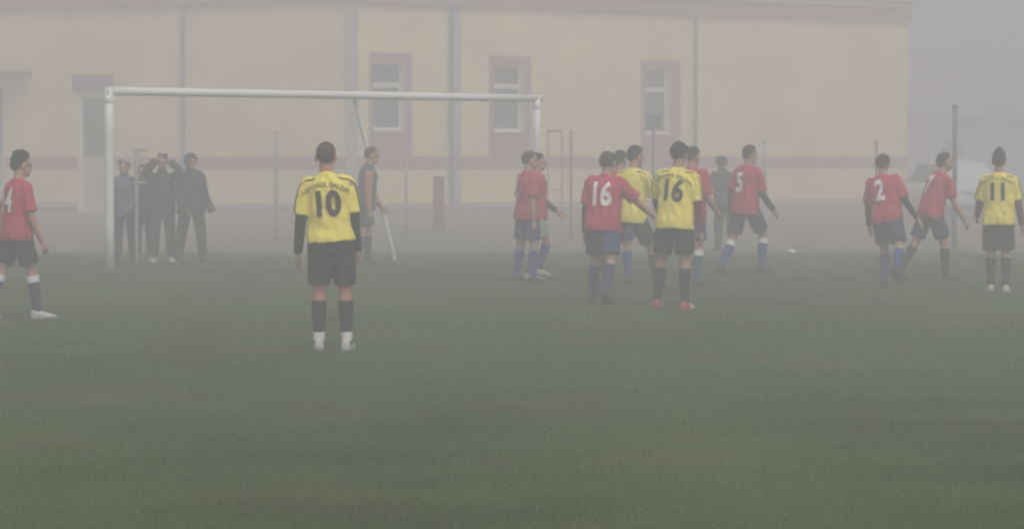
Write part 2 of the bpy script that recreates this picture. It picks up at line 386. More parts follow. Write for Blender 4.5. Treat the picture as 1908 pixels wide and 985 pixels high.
# corner pilaster and rain pipes
part('corner_pilaster', G().box((C0.x + 0.02, C0.y + 0.02, (TOP - .3) / 2), (0.16, 0.09, (TOP + .3) / 2 - .002)), M['pale'])
def rain_pipe(W, x, r, y0=None):
    u, _ = W.uv(x, 200); g = G(); a = W.mt @ Vector((u, r + .07, TOP + .3)); b = W.mt @ Vector((u, r + .07, 0.15))
    g.tube([a, b, b + W.n * 0.15 - Vector((0, 0, .12))], [r, r, r], 12)
    p = part('rain_pipe', g, M['pipe'], smooth=True)
    for h in (1.0, 2.6, 4.2):
        sub('pipe_bracket', W.box(G(), u - r * 1.5, u + r * 1.5, h, h + .05, 0.001, 2 * r + .09), M['pipe'], p)
rain_pipe(WL, 345, 0.055); rain_pipe(WR, 838, 0.07); rain_pipe(WR, 1293, 0.05)
part('wall_strip', WR.box(G(), WR.uv(846, 200)[0] + .05, WR.uv(856, 200)[0] + .05, PT + .06, TOP - .002, 0.001, 0.012), M['pale'])
# end walls, rear and roof so the hall is a closed building
e1 = WR.o + WR.d * WR.L; e2 = WL.o + WL.d * WL.L; b1 = e1 - WR.n * 12; b2 = e2 - WL.n * 12
g = G()
for a, b in ((e1, b1), (b1, b2), (b2, e2)):
    g.add([(a.x, a.y, -.3), (b.x, b.y, -.3), (b.x, b.y, TOP + .9), (a.x, a.y, TOP + .9)], [(0, 1, 2, 3)])
part('rear_wall', g, M['wall_yellow'])
g = G(); pts = [WR.o + (WR.n + WL.n) * 0.18, e1 + WR.n * .3 + WR.d * .25, b1 + WR.d * .25, b2 + WL.d * .25, e2 + WL.n * .3 + WL.d * .25]
ridge = sum(pts, Vector()) / 5; hz = TOP + 0.53
lo = [(p.x, p.y, hz) for p in pts]; up = [(p.x * .55 + ridge.x * .45, p.y * .55 + ridge.y * .45, hz + 1.6) for p in pts]
g.add(lo + up, [tuple(range(5))[::-1], (5, 6, 7, 8, 9)] + [(i, (i + 1) % 5, 5 + (i + 1) % 5, 5 + i) for i in range(5)])
part('roof', g, M['roof'])
tag(hall, 'long yellow hall with dark red bands and tall narrow windows behind the goal', 'building')

# ------------------------------------------------------------------ a grey shed far off in the fog on the right
sp = at(1840, 290, 118); shed = empty('shed', (sp.x, sp.y, 0), R(-6))
G().box((0, 5, 1.7), (9.5, 4.9, 1.7)).out('wall', M['far_wall'], shed)
gr = G(); e = 10.1
gr.add([(-e, -.4, 3.35), (e, -.4, 3.35), (e, 10.4, 3.35), (-e, 10.4, 3.35), (-e, 5, 4.3), (e, 5, 4.3)], [(0, 1, 5, 4), (2, 3, 4, 5), (0, 4, 3), (1, 2, 5), (0, 3, 2, 1)])
gr.out('roof', M['far_roof'], shed)
for x in (-6, -1.5, 3.5):
    wdw = G().box((x, -.03, 1.9), (.62, .05, .5)).out('window', M['pvc'], shed); G().box((x, -.07, 1.9), (.52, .03, .4)).out('pane', M['glass'], wdw)
G().box((6.6, -.03, 1.05), (.6, .05, 1.05)).out('door', M['plastic_dark'], shed)
tag(shed, 'low grey shed with dark roof fading into fog beyond the hall', 'building')

# ------------------------------------------------------------------ goal
gl, gr_ = ground(205, 503), None
gR = Vector((gl.x, gl.y, 0)) + Vector((6.02, 4.73, 0))
GH = at(205, 170, gl.y).z
goal = empty('football_goal', ((gl.x + gR.x) / 2, (gl.y + gR.y) / 2, 0)); gofs = goal.location
def gpart(name, pts, r, m='goal_white'):
    g = G(); g.tube([Vector(p) - gofs for p in pts], r, 20, ref=(1, -.4, .1), cap=False); return g.out(name, M[m], goal, True)
gpart('post', [(gl.x, gl.y, -.05), (gl.x, gl.y, GH + .04)], [.062, .062])
gpart('post', [(gR.x, gR.y, -.05), (gR.x, gR.y, GH + .04)], [.062, .062])
gd = (gR - gl).normalized() * .06
gpart('crossbar', [(gl.x - gd.x * .9, gl.y - gd.y * .9, GH), (gR.x + gd.x * 1.6, gR.y + gd.y * 1.6, GH)], [.06, .06])
for p in (gl, gR): gpart('corner_bracket', [(p.x, p.y, GH - .16), (p.x, p.y, GH - .09)], [.068, .068])
tag(goal, 'white football goal frame without a net in front of the yellow hall', 'goal')
# loose white pole leaning on the crossbar
gn = Vector((-gd.y, gd.x, 0)).normalized()
b = ground(735, 486); a = at(661, 186, 40.25)
g = G(); mid = a.lerp(b, .5) + Vector((0.012, 0, -.02)); g.tube([a - b, mid - b, Vector((0, 0, 0.02))], [.036, .036, .036], 12)
o = g.out('leaning_pole', M['goal_white'], None, True); o.location = b
tag(o, 'loose white pole leaning from the crossbar to the ground beside the goalkeeper', 'pole')
# steel post with two short arms behind the goal
b = ground(255, 491)
po = empty('net_post', b); h = at(255, 279, b.y).z
G().tube([(0, 0, -.05), (0, 0, h)], [.026, .026], 12).out('shaft', M['steel'], po, True)
for z in (h - .01, at(255, 341, b.y).z):
    G().tube([(-.03, 0, z), (.13, -.02, z + .005)], [.022, .022], 10).out('arm', M['steel'], po, True)
tag(po, 'pale upright post with two short arms among the spectators behind the goal', 'post')

# ------------------------------------------------------------------ posts, frame, sign and cabinet in front of the hall
def fence_post(x, ytop, ybase, r, m, label, name='fence_post', grp=None):
    b = ground(x, ybase); h = at(x, ytop, b.y).z; o = empty(name, b)
    G().tube([(0, 0, -.05), (0, 0, h - .02)], [r, r * .95], 12, cap=False).out('shaft', M[m], o, True)
    G().ell((0, 0, h - .015), (r * 1.25, r * 1.25, .03)).out('cap', M[m], o, True)
    G().box((0, 0, .03), (r * 2.2, r * 2.2, .03)).out('footing', M['gravel'], o)
    tag(o, label, 'post', grp); return o
fg = 'steel posts in front of the hall'
fence_post(515, 246, 446, .038, 'steel', 'grey steel post left of the yellow number 10 player', grp=fg)
fence_post(757, 300, 442, .033, 'steel', 'short pale steel post right of the leaning white pole', grp=fg)
fence_post(1064, 243, 444, .024, 'plinth', 'thin reddish post beside the small tube frame', grp=fg)
fence_post(1425, 262, 446, .034, 'steel', 'grey steel post just right of red number 5', grp=fg)
fence_post(1632, 262, 446, .026, 'pole_dark', 'thin dark post rising behind the head of red number 2', grp=fg)
fence_post(1778, 196, 470, .042, 'pole_dark', 'tall thick dark pole beside red number 7 in front of the white car', 'tall_pole')
b0, b1 = ground(1021, 444), ground(1047, 444); h = at(1034, 244, b0.y).z
fr = empty('tube_frame', (b0 + b1) / 2); hw = (b1.x - b0.x) / 2
for sx in (-1, 1): G().tube([(sx * hw, 0, -.04), (sx * hw, 0, h)], [.017, .017], 10).out('leg', M['steel'], fr, True)
G().tube([(-hw, 0, h), (hw, 0, h)], [.017, .017], 10).out('top_rail', M['pole_dark'], fr, True)
G().tube([(-hw, 0, h * .45), (hw, 0, h * .45)], [.014, .014], 10).out('cross_rail', M['steel'], fr, True)
tag(fr, 'narrow upright tube frame just right of the far goal post', 'frame')
b = ground(1217, 446); sg = empty('sign_post', b); zt, zb = at(1217, 213, b.y).z, at(1217, 241, b.y).z
G().tube([(0, 0, -.04), (0, 0, zb + .05)], [.026, .026], 10).out('shaft', M['pole_dark'], sg, True)
bevel(G().box((0, -.035, (zt + zb) / 2), (.15, .012, (zt - zb) / 2)).out('plate', M['pole_dark'], sg))
G().box((0, -.012, (zt + zb) / 2), (.05, .011, .03)).out('bracket', M['steel'], sg)
tag(sg, 'small dark sign plate on a thin post in front of the right window', 'sign')
b = ground(818, 432); cb = empty('cabinet', b); h = at(818, 331, b.y).z
bevel(G().box((0, 0, h / 2 + .04), (.115, .09, h / 2 - .04)).out('housing', M['cabinet'], cb), .015)
G().box((0, 0, .02), (.14, .11, .06)).out('base', M['gravel'], cb)
G().box((0, -.094, h / 2 + .06), (.09, .004, h / 2 - .12)).out('front_panel', M['cabinet'], cb)
G().box((0, 0, h + .012), (.13, .10, .015)).out('lid', M['cabinet'], cb)
tag(cb, 'narrow dark red cabinet standing before the hall at the rain pipe', 'cabinet')
# scrap of white litter on the gravel
b = ground(1476, 471); bm = bmesh.new(); bmesh.ops.create_icosphere(bm, subdivisions=3, radius=.06)
for v_ in bm.verts: v_.co *= 1 + .55 * noise.noise(v_.co * 22); v_.co.z = max(v_.co.z * .62, -.02) + .02; v_.co.x *= 1.25
me = bpy.data.meshes.new('litter'); bm.to_mesh(me); bm.free()
o = link('litter', me, M['white_fabric']); o.location = b
tag(o, 'small crumpled white scrap on the ground right of red number 5', 'litter')

# ------------------------------------------------------------------ white car at the far right
def car():
    b = ground(1757, 404); root = empty('parked_car', b, R(14))
    # length along local Y, the rear towards the camera; outline: (y, z_bottom, z_top, half width)
    W = .86
    def sect(y, z0, z1, hw, tuck=.06, n=20):
        p = []
        for j in range(n):
            a = 2 * math.pi * j / n; c, s_ = math.cos(a), math.sin(a)
            q = lambda t: math.copysign(abs(t) ** .45, t)
            zz = (z0 + z1) / 2 + (z1 - z0) / 2 * q(s_); x = hw * q(c) * (1 - tuck * max(0, q(s_)))
            p.append(Vector((x, y, zz)))
        return p
    lower = [(-2.0, .42, .70, .70), (-1.96, .28, .90, .80), (-1.7, .22, .98, .85), (-.6, .20, .96, .87), (.5, .20, .95, .87), (1.1, .21, .90, .86), (1.8, .26, .80, .82), (2.05, .36, .66, .68)]
    G().rings([sect(*t) for t in lower]).out('body', M['car_white'], root, True)
    cabin = [(-1.86, .88, .96, .70), (-1.62, .88, 1.36, .64), (-1.35, .88, 1.47, .62), (-.4, .88, 1.50, .61), (.25, .88, 1.44, .61), (.7, .88, 1.16, .66), (1.05, .86, .93, .70)]
    G().rings([sect(*t, tuck=.10) for t in cabin]).out('cabin', M['car_white'], root, True)
    g = G(); g.add([(-.56, -1.80, 1.00), (.56, -1.80, 1.00), (.49, -1.615, 1.34), (-.49, -1.615, 1.34), (-.55, -1.74, 1.00), (.55, -1.74, 1.00), (.48, -1.56, 1.34), (-.48, -1.56, 1.34)],
        [(0, 1, 2, 3), (4, 7, 6, 5), (0, 4, 5, 1), (3, 2, 6, 7), (0, 3, 7, 4), (1, 5, 6, 2)]); g.out('rear_window', M['glass_car'], root)
    for sx in (-1, 1):
        for y0, y1 in ((-1.35, -.55), (-.47, .35)):
            g = G(); g.add([(sx * .715, y0, .98), (sx * .715, y1 + .12, .98), (sx * .60, y1 - .05, 1.38), (sx * .60, y0 + .1, 1.38), (sx * .66, y0, .98), (sx * .66, y1 + .12, .98), (sx * .55, y1 - .05, 1.38), (sx * .55, y0 + .1, 1.38)],
                [(0, 1, 2, 3), (4, 7, 6, 5), (0, 4, 5, 1), (3, 2, 6, 7), (0, 3, 7, 4), (1, 5, 6, 2)]); g.out('side_window', M['glass_car'], root)
        bevel(G().box((sx * .70, -1.93, .80), (.09, .05, .13)).out('tail_lamp', M['lamp_red'], root), .02)
        bevel(G().box((sx * .93, .45, 1.0), (.09, .05, .06)).out('mirror', M['car_white'], root), .02)
        for y in (-1.25, 1.25):
            wh = G().tube([(sx * .70, y, .30), (sx * .87, y, .30)], [.30, .30], 24, ref=(0, 1, 0), cap=False).out('wheel', M['tyre'], root, True)
            G().tube([(sx * .80, y, .30), (sx * .885, y, .30)], [.19, .18], 20, ref=(0, 1, 0), cap=False).out('rim', M['rim'], wh, True)
    bevel(G().box((0, -2.0, .46), (.78, .09, .12)).out('bumper', M['car_white'], root), .04)
    G().box((0, -2.07, .74), (.26, .012, .055)).out('number_plate', M['white_fabric'], root)
    tag(root, 'white hatchback car parked in the fog behind the tall dark pole', 'car')
car()

# ------------------------------------------------------------------ people
def rdir(sw, ab, sg): return Vector((sg * math.sin(ab), math.cos(ab) * math.sin(sw), -math.cos(ab) * math.cos(sw)))
class Sk: pass
def skeleton(H, lean=(2, 0), twist=0, head=(0, 0), aL=(4, 8, 10, 4), aR=(4, 8, 10, 4), lL=(0, 4, 3, 0), lR=(0, 4, 3, 0), toe=8):
    k = Sk(); s = k.s = H / 1.705; k.H = H
    spine = Vector((math.sin(R(lean[1])), math.sin(R(lean[0])), math.cos(R(lean[0])) * math.cos(R(lean[1])))).normalized()
    P = Vector((0, 0, 0)); tw = Matrix.Rotation(R(twist), 3, 'Z')
    right = (tw @ Vector((1, 0, 0))); right = (right - spine * right.dot(spine)).normalized(); fwd = spine.cross(right)
    k.P, k.spine, k.right, k.fwd = P, spine, right, fwd
    k.neck = P + spine * (.50 * s); k.sh = {}; k.el = {}; k.wr = {}; k.hand = {}; k.hip = {}; k.kn = {}; k.an = {}; k.toe = {}; k.heel = {}
    yaw = R(head[0]); hm = Matrix.Rotation(R(twist) + yaw, 3, 'Z') @ Matrix.Rotation(R(-head[1]), 3, 'X')
    k.hc = k.neck + spine * (.070 * s) + Vector((0, .018 * s, .068 * s)) + hm @ Vector((0, .01, 0)) * s
    k.hm = Matrix.Translation(k.hc) @ hm.to_4x4() @ Matrix.Scale(s, 4)
    for n, sg, a, l in (('L', -1, aL, lL), ('R', 1, aR, lR)):
        k.sh[n] = P + spine * (.412 * s) + right * (sg * .166 * s)
        u = tw @ rdir(R(a[0]), R(a[1]), sg); f = tw @ rdir(R(a[0] + a[2]), R(a[1] - a[3]), sg)
        k.el[n] = k.sh[n] + u * (.295 * s); k.wr[n] = k.el[n] + f * (.255 * s); k.hand[n] = (f, tw)
        k.hip[n] = P + Vector((sg * .088 * s, 0, -.02 * s))
        t = rdir(R(l[0]), R(l[1]), sg); sh = rdir(R(l[0] - l[2]), R(l[1] * .5), sg)
        k.kn[n] = k.hip[n] + t * (.43 * s); k.an[n] = k.kn[n] + sh * (.40 * s)
        fd = Vector((math.sin(R(sg * toe)), math.cos(R(toe)), 0)); pit = R(l[3]); ft = fd * math.cos(pit) + Vector((0, 0, math.sin(pit)))
        dn = -(Vector((0, 0, 1)) * math.cos(pit) - fd * math.sin(pit))
        k.heel[n] = k.an[n] + dn * (.065 * s) - ft * (.055 * s); k.toe[n] = k.an[n] + dn * (.068 * s) + ft * (.185 * s)
        setattr(k, 'foot' + n, (ft, dn))
    zmin = min(min(k.heel[n].z, k.toe[n].z) for n in 'LR') - .018 * s
    up = Vector((0, 0, -zmin))
    for q in ('sh', 'el', 'wr', 'hip', 'kn', 'an', 'toe', 'heel'):
        for n in 'LR': getattr(k, q)[n] += up
    k.P = P + up; k.neck += up; k.hc += up; k.hm = Matrix.Translation(up) @ k.hm
    k.tf = Matrix(((right.x, fwd.x, spine.x, k.P.x), (right.y, fwd.y, spine.y, k.P.y), (right.z, fwd.z, spine.z, k.P.z), (0, 0, 0, 1)))
    return k
def trunk(g, k, prof, n=20):
    """prof: (height over pelvis, half width, half depth, forward shift)"""
    rs = []
    for h, a, b, c in prof:
        o = k.P + k.spine * (h * k.s) if h > 0 else k.P + Vector((0, 0, h * k.s))
        o = o + k.fwd * (c * k.s)
        rs.append([o + k.right * (a * k.s * math.copysign(abs(math.cos(t)) ** .8, math.cos(t))) + k.fwd * (b * k.s * math.copysign(abs(math.sin(t)) ** .8, math.sin(t))) for t in [2 * math.pi * j / n for j in range(n)]])
    g.rings(rs)
def body(k, voxel):
    g = G(); s = k.s
    trunk(g, k, [(-.10, .12, .09, 0), (0, .155, .105, -.005), (.15, .135, .095, 0), (.32, .155, .11, 0), (.40, .15, .095, -.005), (.45, .09, .07, -.01), (.50, .06, .06, -.005)])
    g.tube([k.neck - k.spine * .08 * s, k.neck + k.spine * .03 * s, k.hm @ Vector((0, -.02, -.05))], [.068 * s, .056 * s, .055 * s])
    m = k.hm
    g.ell((0, -.012, .03), (.076, .095, .088), m); g.ell((0, .02, -.045), (.058, .07, .070), m); g.ell((0, .062, -.088), (.028, .026, .022), m)
    g.tube([m @ Vector((0, .084, .018)), m @ Vector((0, .103, -.022))], [.009 * s, .015 * s], 8)
    g.ell((0, .074, .030), (.046, .016, .012), m); g.ell((0, .083, -.056), (.024, .010, .010), m)
    for sg in (-1, 1): g.ell((sg * .078, -.008, -.008), (.012, .022, .034), m)
    for n, sg in (('L', -1), ('R', 1)):
        g.tube([k.sh[n], k.sh[n].lerp(k.el[n], .5), k.el[n], k.el[n].lerp(k.wr[n], .35), k.wr[n]], [x * s for x in (.056, .050, .040, .041, .027)])
        g.tube([k.hip[n], k.hip[n].lerp(k.kn[n], .45), k.kn[n], k.kn[n].lerp(k.an[n], .3), k.kn[n].lerp(k.an[n], .7), k.an[n]], [x * s for x in (.085, .076, .055, .055, .042, .034)])
        ft, dn = getattr(k, 'foot' + n)
        g.tube([k.an[n], k.an[n] + dn * .035 * s + ft * .06 * s, k.toe[n] - dn * .015 * s - ft * .04 * s], [.034 * s, .032 * s, .022 * s])
        # hand: palm, four fingers of different length with a knuckle bend, thumb from the side of the palm
        f, tw = k.hand[n]; inn = tw @ Vector((-sg, 0, 0)); inn = (inn - f * inn.dot(f)).normalized(); side = f.cross(inn) * (1 if f.cross(inn).y > 0 else -1)
        w_ = k.wr[n]; pe = w_ + f * .085 * s
        g.tube([w_, w_ + f * .045 * s, pe], [.026 * s, .036 * s, .036 * s], 12, ref=inn, flat=.45)
        for q, ln in ((-1.5, .062), (-.5, .074), (.5, .080), (1.5, .070)):
            r0 = pe + side * (q * .0185 * s) - f * .008 * s; j1 = r0 + f * (ln * .55 * s) + inn * .010 * s; j2 = j1 + f * (ln * .38 * s) + inn * (.030 * s)
            g.tube([r0, j1, j2], [.0092 * s, .0086 * s, .0072 * s], 8)
        t0 = w_ + f * .03 * s + side * .026 * s; t1 = t0 + f * .035 * s + side * .022 * s + inn * .012 * s; t2 = t1 + f * .032 * s + side * .004 * s + inn * .010 * s
        g.tube([t0, t1, t2], [.0115 * s, .0105 * s, .008 * s], 8)
    return remesh(g, voxel, 2, 'body')
def folds(me, amp, k, seed, stretch=(9, 9, 4)):
    n = len(me.vertices); co = np.empty(n * 3); me.vertices.foreach_get('co', co); co = co.reshape(-1, 3)
    no = np.empty(n * 3); me.vertices.foreach_get('normal', no); no = no.reshape(-1, 3)
    d = np.array([abs(noise.noise((p[0] * stretch[0] + p[2] * 3, p[1] * stretch[1] + seed * 7.3, p[2] * stretch[2] - p[0] * 2))) * 1.6 - .35 +
                  .5 * noise.noise((p[0] * 22, p[1] * 22 + seed, p[2] * 9)) for p in co])
    co += no * (d * amp)[:, None]; me.vertices.foreach_set('co', co.reshape(-1)); me.update()
def chain(k, n, a, b, c, t0, t1):
    """points along a limb a-b-c from fraction t0 to t1 (0..2)"""
    p = lambda t: a.lerp(b, t) if t <= 1 else b.lerp(c, t - 1)
    ts = [t0] + ([1.0] if t0 < 1 < t1 else []) + [t1]
    if len(ts) == 2: ts = [t0, (t0 + t1) / 2, t1]
    else: ts = [t0, (t0 + 1) / 2, 1.0, (1 + t1) / 2, t1]
    return [p(t) for t in ts]
def upper(k, voxel, sleeve, hem, bulk, seed, long_r=.052, collar=False):
    g = G(); s = k.s; e = bulk
    prof = [(hem, .192 + e, .146 + e, -.005), (hem * .35, .190 + e, .142 + e, -.005), (.10, .176 + e, .128 + e, 0), (.22, .172 + e, .122 + e, 0), (.33, .180 + e, .128 + e, 0), (.385, .172 + e, .118 + e, -.006), (.43, .142 + e * .7, .100 + e * .5, -.010), (.472, .098, .082, -.012), (.512, .070, .068, -.006)]
    if collar: prof += [(.55, .070, .070, 0)]
    trunk(g, k, prof)
    for n in 'LR':
        pts = chain(k, n, k.sh[n], k.el[n], k.wr[n], -.12, sleeve)
        if sleeve <= 1: rr = np.linspace(.058 + e, .066 + e, len(pts))
        else: rr = np.linspace(.060 + e, long_r * .9 + e * .5, len(pts))
        g.tube([k.sh[n] - k.right * (.09 * s if n == 'R' else -.09 * s) - k.spine * .005 * s] + pts, [(.058 + e * .5) * s] + [x * s for x in rr], ck=.15)
    me = remesh(g, voxel, 4, 'shirt'); folds(me, .014 + bulk * .1, k, seed); return me
def lower(k, voxel, leg, bulk, seed, hemr=.104):
    g = G(); s = k.s; e = bulk
    trunk(g, k, [(-.14, .135 + e, .112 + e, -.008), (-.05, .168 + e, .122 + e, -.008), (.04, .150 + e, .104 + e, 0), (.10, .130 + e, .090 + e, 0)])
    for n in 'LR':
        pts = chain(k, n, k.hip[n], k.kn[n], k.an[n], .06, leg)
        rr = np.linspace(.098 + e, hemr + e, len(pts)); g.tube(pts, [x * s for x in rr], ck=.15)
    me = remesh(g, voxel, 4, 'shorts'); folds(me, .006, k, seed + 3); return me
def sleeve_part(k, n, t0, t1, r0, r1, m, parent, name='undershirt_sleeve'):
    g = G(); pts = chain(k, n, k.sh[n], k.el[n], k.wr[n], t0, t1); g.tube(pts, [x * k.s for x in np.linspace(r0, r1, len(pts))], 16)
    o = g.out(name, m, parent, True); return o
def sock(k, n, t0, t1, m, parent, extra=.006, name='sock'):
    g = G(); s = k.s; p = lambda t: k.kn[n].lerp(k.an[n], t)
    ts = np.linspace(t0, t1, 6); rad = lambda t: float(np.interp(t, [0, .3, .7, 1], [.055, .056, .043, .035])) + extra
    g.tube([p(t) for t in ts], [rad(t) * s for t in ts], 16, cap=False); return g.out(name, m, parent, True)
def shoe(k, n, m, parent, toecap=None):
    s = k.s; ft, dn = getattr(k, 'foot' + n); sd = ft.cross(dn).normalized(); up = -dn
    def ring(t, zlo, zhi, hw, ank):
        c = k.heel[n].lerp(k.toe[n], t); base = c + dn * (.018 * s) if True else c; p = []
        for j in range(14):
            a = 2 * math.pi * j / 14; q = math.sin(a); z = (zhi - zlo) / 2 * math.copysign(abs(q) ** .7, q) + (zhi + zlo) / 2
            p.append(c + up * (z * s) + sd * (hw * s * math.copysign(abs(math.cos(a)) ** .7, math.cos(a))))
        return p
    g = G()
    g.rings([ring(*r, 0) for r in ((-.06, .0, .055, .022), (.0, -.015, .085, .036), (.16, -.016, .095, .040), (.34, -.016, .085, .040), (.55, -.016, .062, .046), (.78, -.016, .046, .049), (.95, -.014, .034, .038), (1.04, -.008, .018, .018))])
    me = g.mesh('boot'); o = link('boot', me, m, parent, True)
    g = G(); g.rings([ring(*r, 0) for r in ((-.06, -.017, -.004, .026), (.1, -.018, -.004, .042), (.34, -.018, -.004, .042), (.7, -.018, -.004, .052), (.95, -.017, -.004, .041), (1.05, -.012, -.003, .018))])
    g.out('sole', M['sole'], o)
    if toecap: 
        g = G(); g.rings([ring(*r, 0) for r in ((.42, -.012, .080, .045), (.58, -.012, .065, .049), (.78, -.012, .050, .052), (.95, -.010, .038, .041), (1.05, -.006, .020, .020))]); g.out('toe_cap', M[toecap], o, True)
    return o
def hair(k, m, parent, top=.012, back=.008, seed=0, spike=0.0, line=0.05, rough=.010, name='hair'):
    g = G(); g.ell((0, 0, 0), (1, 1, 1), None, 48, 32)
    vs = []
    for p in g.v:
        d = Vector(p); f = d.z - d.y * .9 + line + .16 * noise.noise((d.x * 7, d.y * 7 + seed, d.z * 7))
        mk = min(1, max(0, (f + .10) / .22)); mk = mk * mk * (3 - 2 * mk)
        th = back + (top - back) * max(0, d.z) + spike * max(0, d.z) ** 3 * (1 - .5 * abs(d.x)) + rough * noise.noise((d.x * 6 + seed, d.y * 6, d.z * 6)) + rough * .55 * noise.noise((d.x * 19 + seed, d.y * 19, d.z * 15))
        rr = Vector((.076, .095, .088 * (1 + .42 * max(0, -d.z) * max(0, min(1, -d.y * 1.6))))); e = th * mk - .016 * (1 - mk)
        vs.append(k.hm @ Vector((d.x * (rr.x + e), d.y * (rr.y + e) - .012, d.z * (rr.z + e) + .03)))
    g.v = [tuple(v) for v in vs]; return g.out(name, m, parent, True)
def text_mesh(txt, size, bold=.0, xs=1.0):
    cu = bpy.data.curves.new('txt', 'FONT'); cu.body = txt; cu.size = size; cu.align_x = 'CENTER'; cu.align_y = 'CENTER'; cu.offset = bold; cu.resolution_u = 4
    o = bpy.data.objects.new('txt', cu); col.objects.link(o); dg = bpy.context.evaluated_depsgraph_get()
    me = bpy.data.meshes.new_from_object(o.evaluated_get(dg)); bpy.data.objects.remove(o)
    bm = bmesh.new(); bm.from_mesh(me); bmesh.ops.triangulate(bm, faces=bm.faces)
    for _ in range(4):
        ed = [e for e in bm.edges if e.calc_length() > .022]
        if not ed: break
        bmesh.ops.subdivide_edges(bm, edges=ed, cuts=1); bmesh.ops.triangulate(bm, faces=bm.faces)
    for v_ in bm.verts: v_.co.x *= xs
    bm.to_mesh(me); bm.free(); return me
def print_on(k, shirt, me, m, u, v, name, arc=0.0, tilt=0.0):
    """lay flat lettering on the back of the shirt; u right and v up from the pelvis in metres"""
    bv = BVHTree.FromPolygons([q.co.copy() for q in shirt.data.vertices], [tuple(p.vertices) for p in shirt.data.polygons])
    d = k.fwd; t = k.tf; hits = []
    for q in me.vertices:
        x, z = q.co.x, q.co.y; x, z = x * math.cos(tilt) - z * math.sin(tilt), x * math.sin(tilt) + z * math.cos(tilt)
        o = t @ Vector((u + x, -.6, v + z - arc * x * x)); h = bv.ray_cast(o, d)
        hits.append((o, h[0]))
    dep = [(h - o).dot(d) for o, h in hits if h is not None]; fb = max(dep) if dep else .45
    for q, (o, h) in zip(me.vertices, hits): q.co = (h if h is not None else o + d * fb) - d * .009
    return link(name, me, m, shirt)
def stripe(k, shirt, n, m):
    bv = BVHTree.FromPolygons([q.co.copy() for q in shirt.data.vertices], [tuple(p.vertices) for p in shirt.data.polygons])
    sg = 1 if n == 'R' else -1; pts = []
    up = (k.el[n] - k.sh[n]); out = (k.right * sg * .9 - k.fwd * .35).normalized()
    for t in np.linspace(0, 1, 9):
        if t < .45: a = k.P + k.spine * .40 * k.s + k.right * (sg * (.09 + .09 * t / .45) * k.s) - k.fwd * .02; dr = (k.spine - k.fwd * .55).normalized()
        else: a = k.sh[n] + up * ((t - .45) / .55 * .72); dr = (out + k.spine * max(0, .9 - t)).normalized()
        h = bv.ray_cast(a + dr * .4, -dr)
        if h[0] is not None: pts.append(h[0] + dr * .001)
    if len(pts) > 2:
        g = G(); g.tube(pts, [.0075] * len(pts), 6); g.out('piping', m, shirt, True)
count = [0]
def player(label, x, y, H, rz, sk, team, num=None, name_arc=None, hairp=None, under=None, socks=None, shoes='shoe_black', nu=0, nv=.30, ns=.25, tape=False,
           vox=.011, shorts=None, skin='skin', depth=None, group='players on the pitch', sleeve=.78, top=None, nxs=.72, sock_top=None, cat='person', ntilt=0, numcol=None, short_len=.78, toecap=None, hem=-.115, bulk=.006, hemr=.100, hairc='hair', under0=.55, ur=(.054, .036)):
    count[0] += 1; sd_ = count[0] * 3.7
    k = skeleton(H, **sk); b = ground(x, y)
    if depth: b = at(x, 290, depth); b.z = 0
    root = link('person', body(k, .0085), M[skin]); root.location = b - Vector((0, 0, .016)); root.rotation_euler = (0, 0, R(rz))
    tag(root, label, cat, group)
    tm = M[top] if top else M[team]
    sh = link('shirt', upper(k, vox, sleeve, hem, bulk, sd_), tm, root)
    st = link('shorts', lower(k, vox, short_len, bulk * .7, sd_, hemr), M[shorts or ('black' if team == 'yellow' else 'navy')], root)
    pm = M[numcol] if numcol else (M['print_black'] if team == 'yellow' else M['print_white'])
    if num: print_on(k, sh, text_mesh(num, ns * 1.38, .012, nxs), pm, nu, nv, 'number', tilt=R(ntilt))
    if name_arc: print_on(k, sh, text_mesh(name_arc, .052, .002, .95), M['print_grey'], nu, nv + .165, 'lettering', arc=1.9, tilt=R(ntilt))
    if team == 'yellow':
        for n in 'LR': stripe(k, sh, n, M['black'])
    u = under or {}
    for n in 'LR':
        if u.get(n): sleeve_part(k, n, under0, 1.93, *ur, M[u[n]], sh)
        sm = M[(socks or ('black_sock' if team == 'yellow' else 'blue_sock'))]
        if tape:
            sock(k, n, .16, .80, sm, root); sock(k, n, .80, .97, M['white_fabric'], root, .009, 'ankle_tape'); sock(k, n, .97, 1.07, M['black_sock'], root, .012, 'boot_collar')
        elif sock_top:
            sock(k, n, .22, .98, sm, root); sock(k, n, .08, .24, M[sock_top], root, .010, 'sock_cuff')
        else: sock(k, n, .14, .98, sm, root)
        shoe(k, n, M[shoes], root, toecap)
    hair(k, M[hairc], root, seed=sd_, **(hairp or {}))
    for sg in (-1, 1): G().ell((sg * .032, .076, .008), (.014, .010, .008), k.hm, 8, 6).out('eye', M['eye'], root, True)
    return root, k, sh
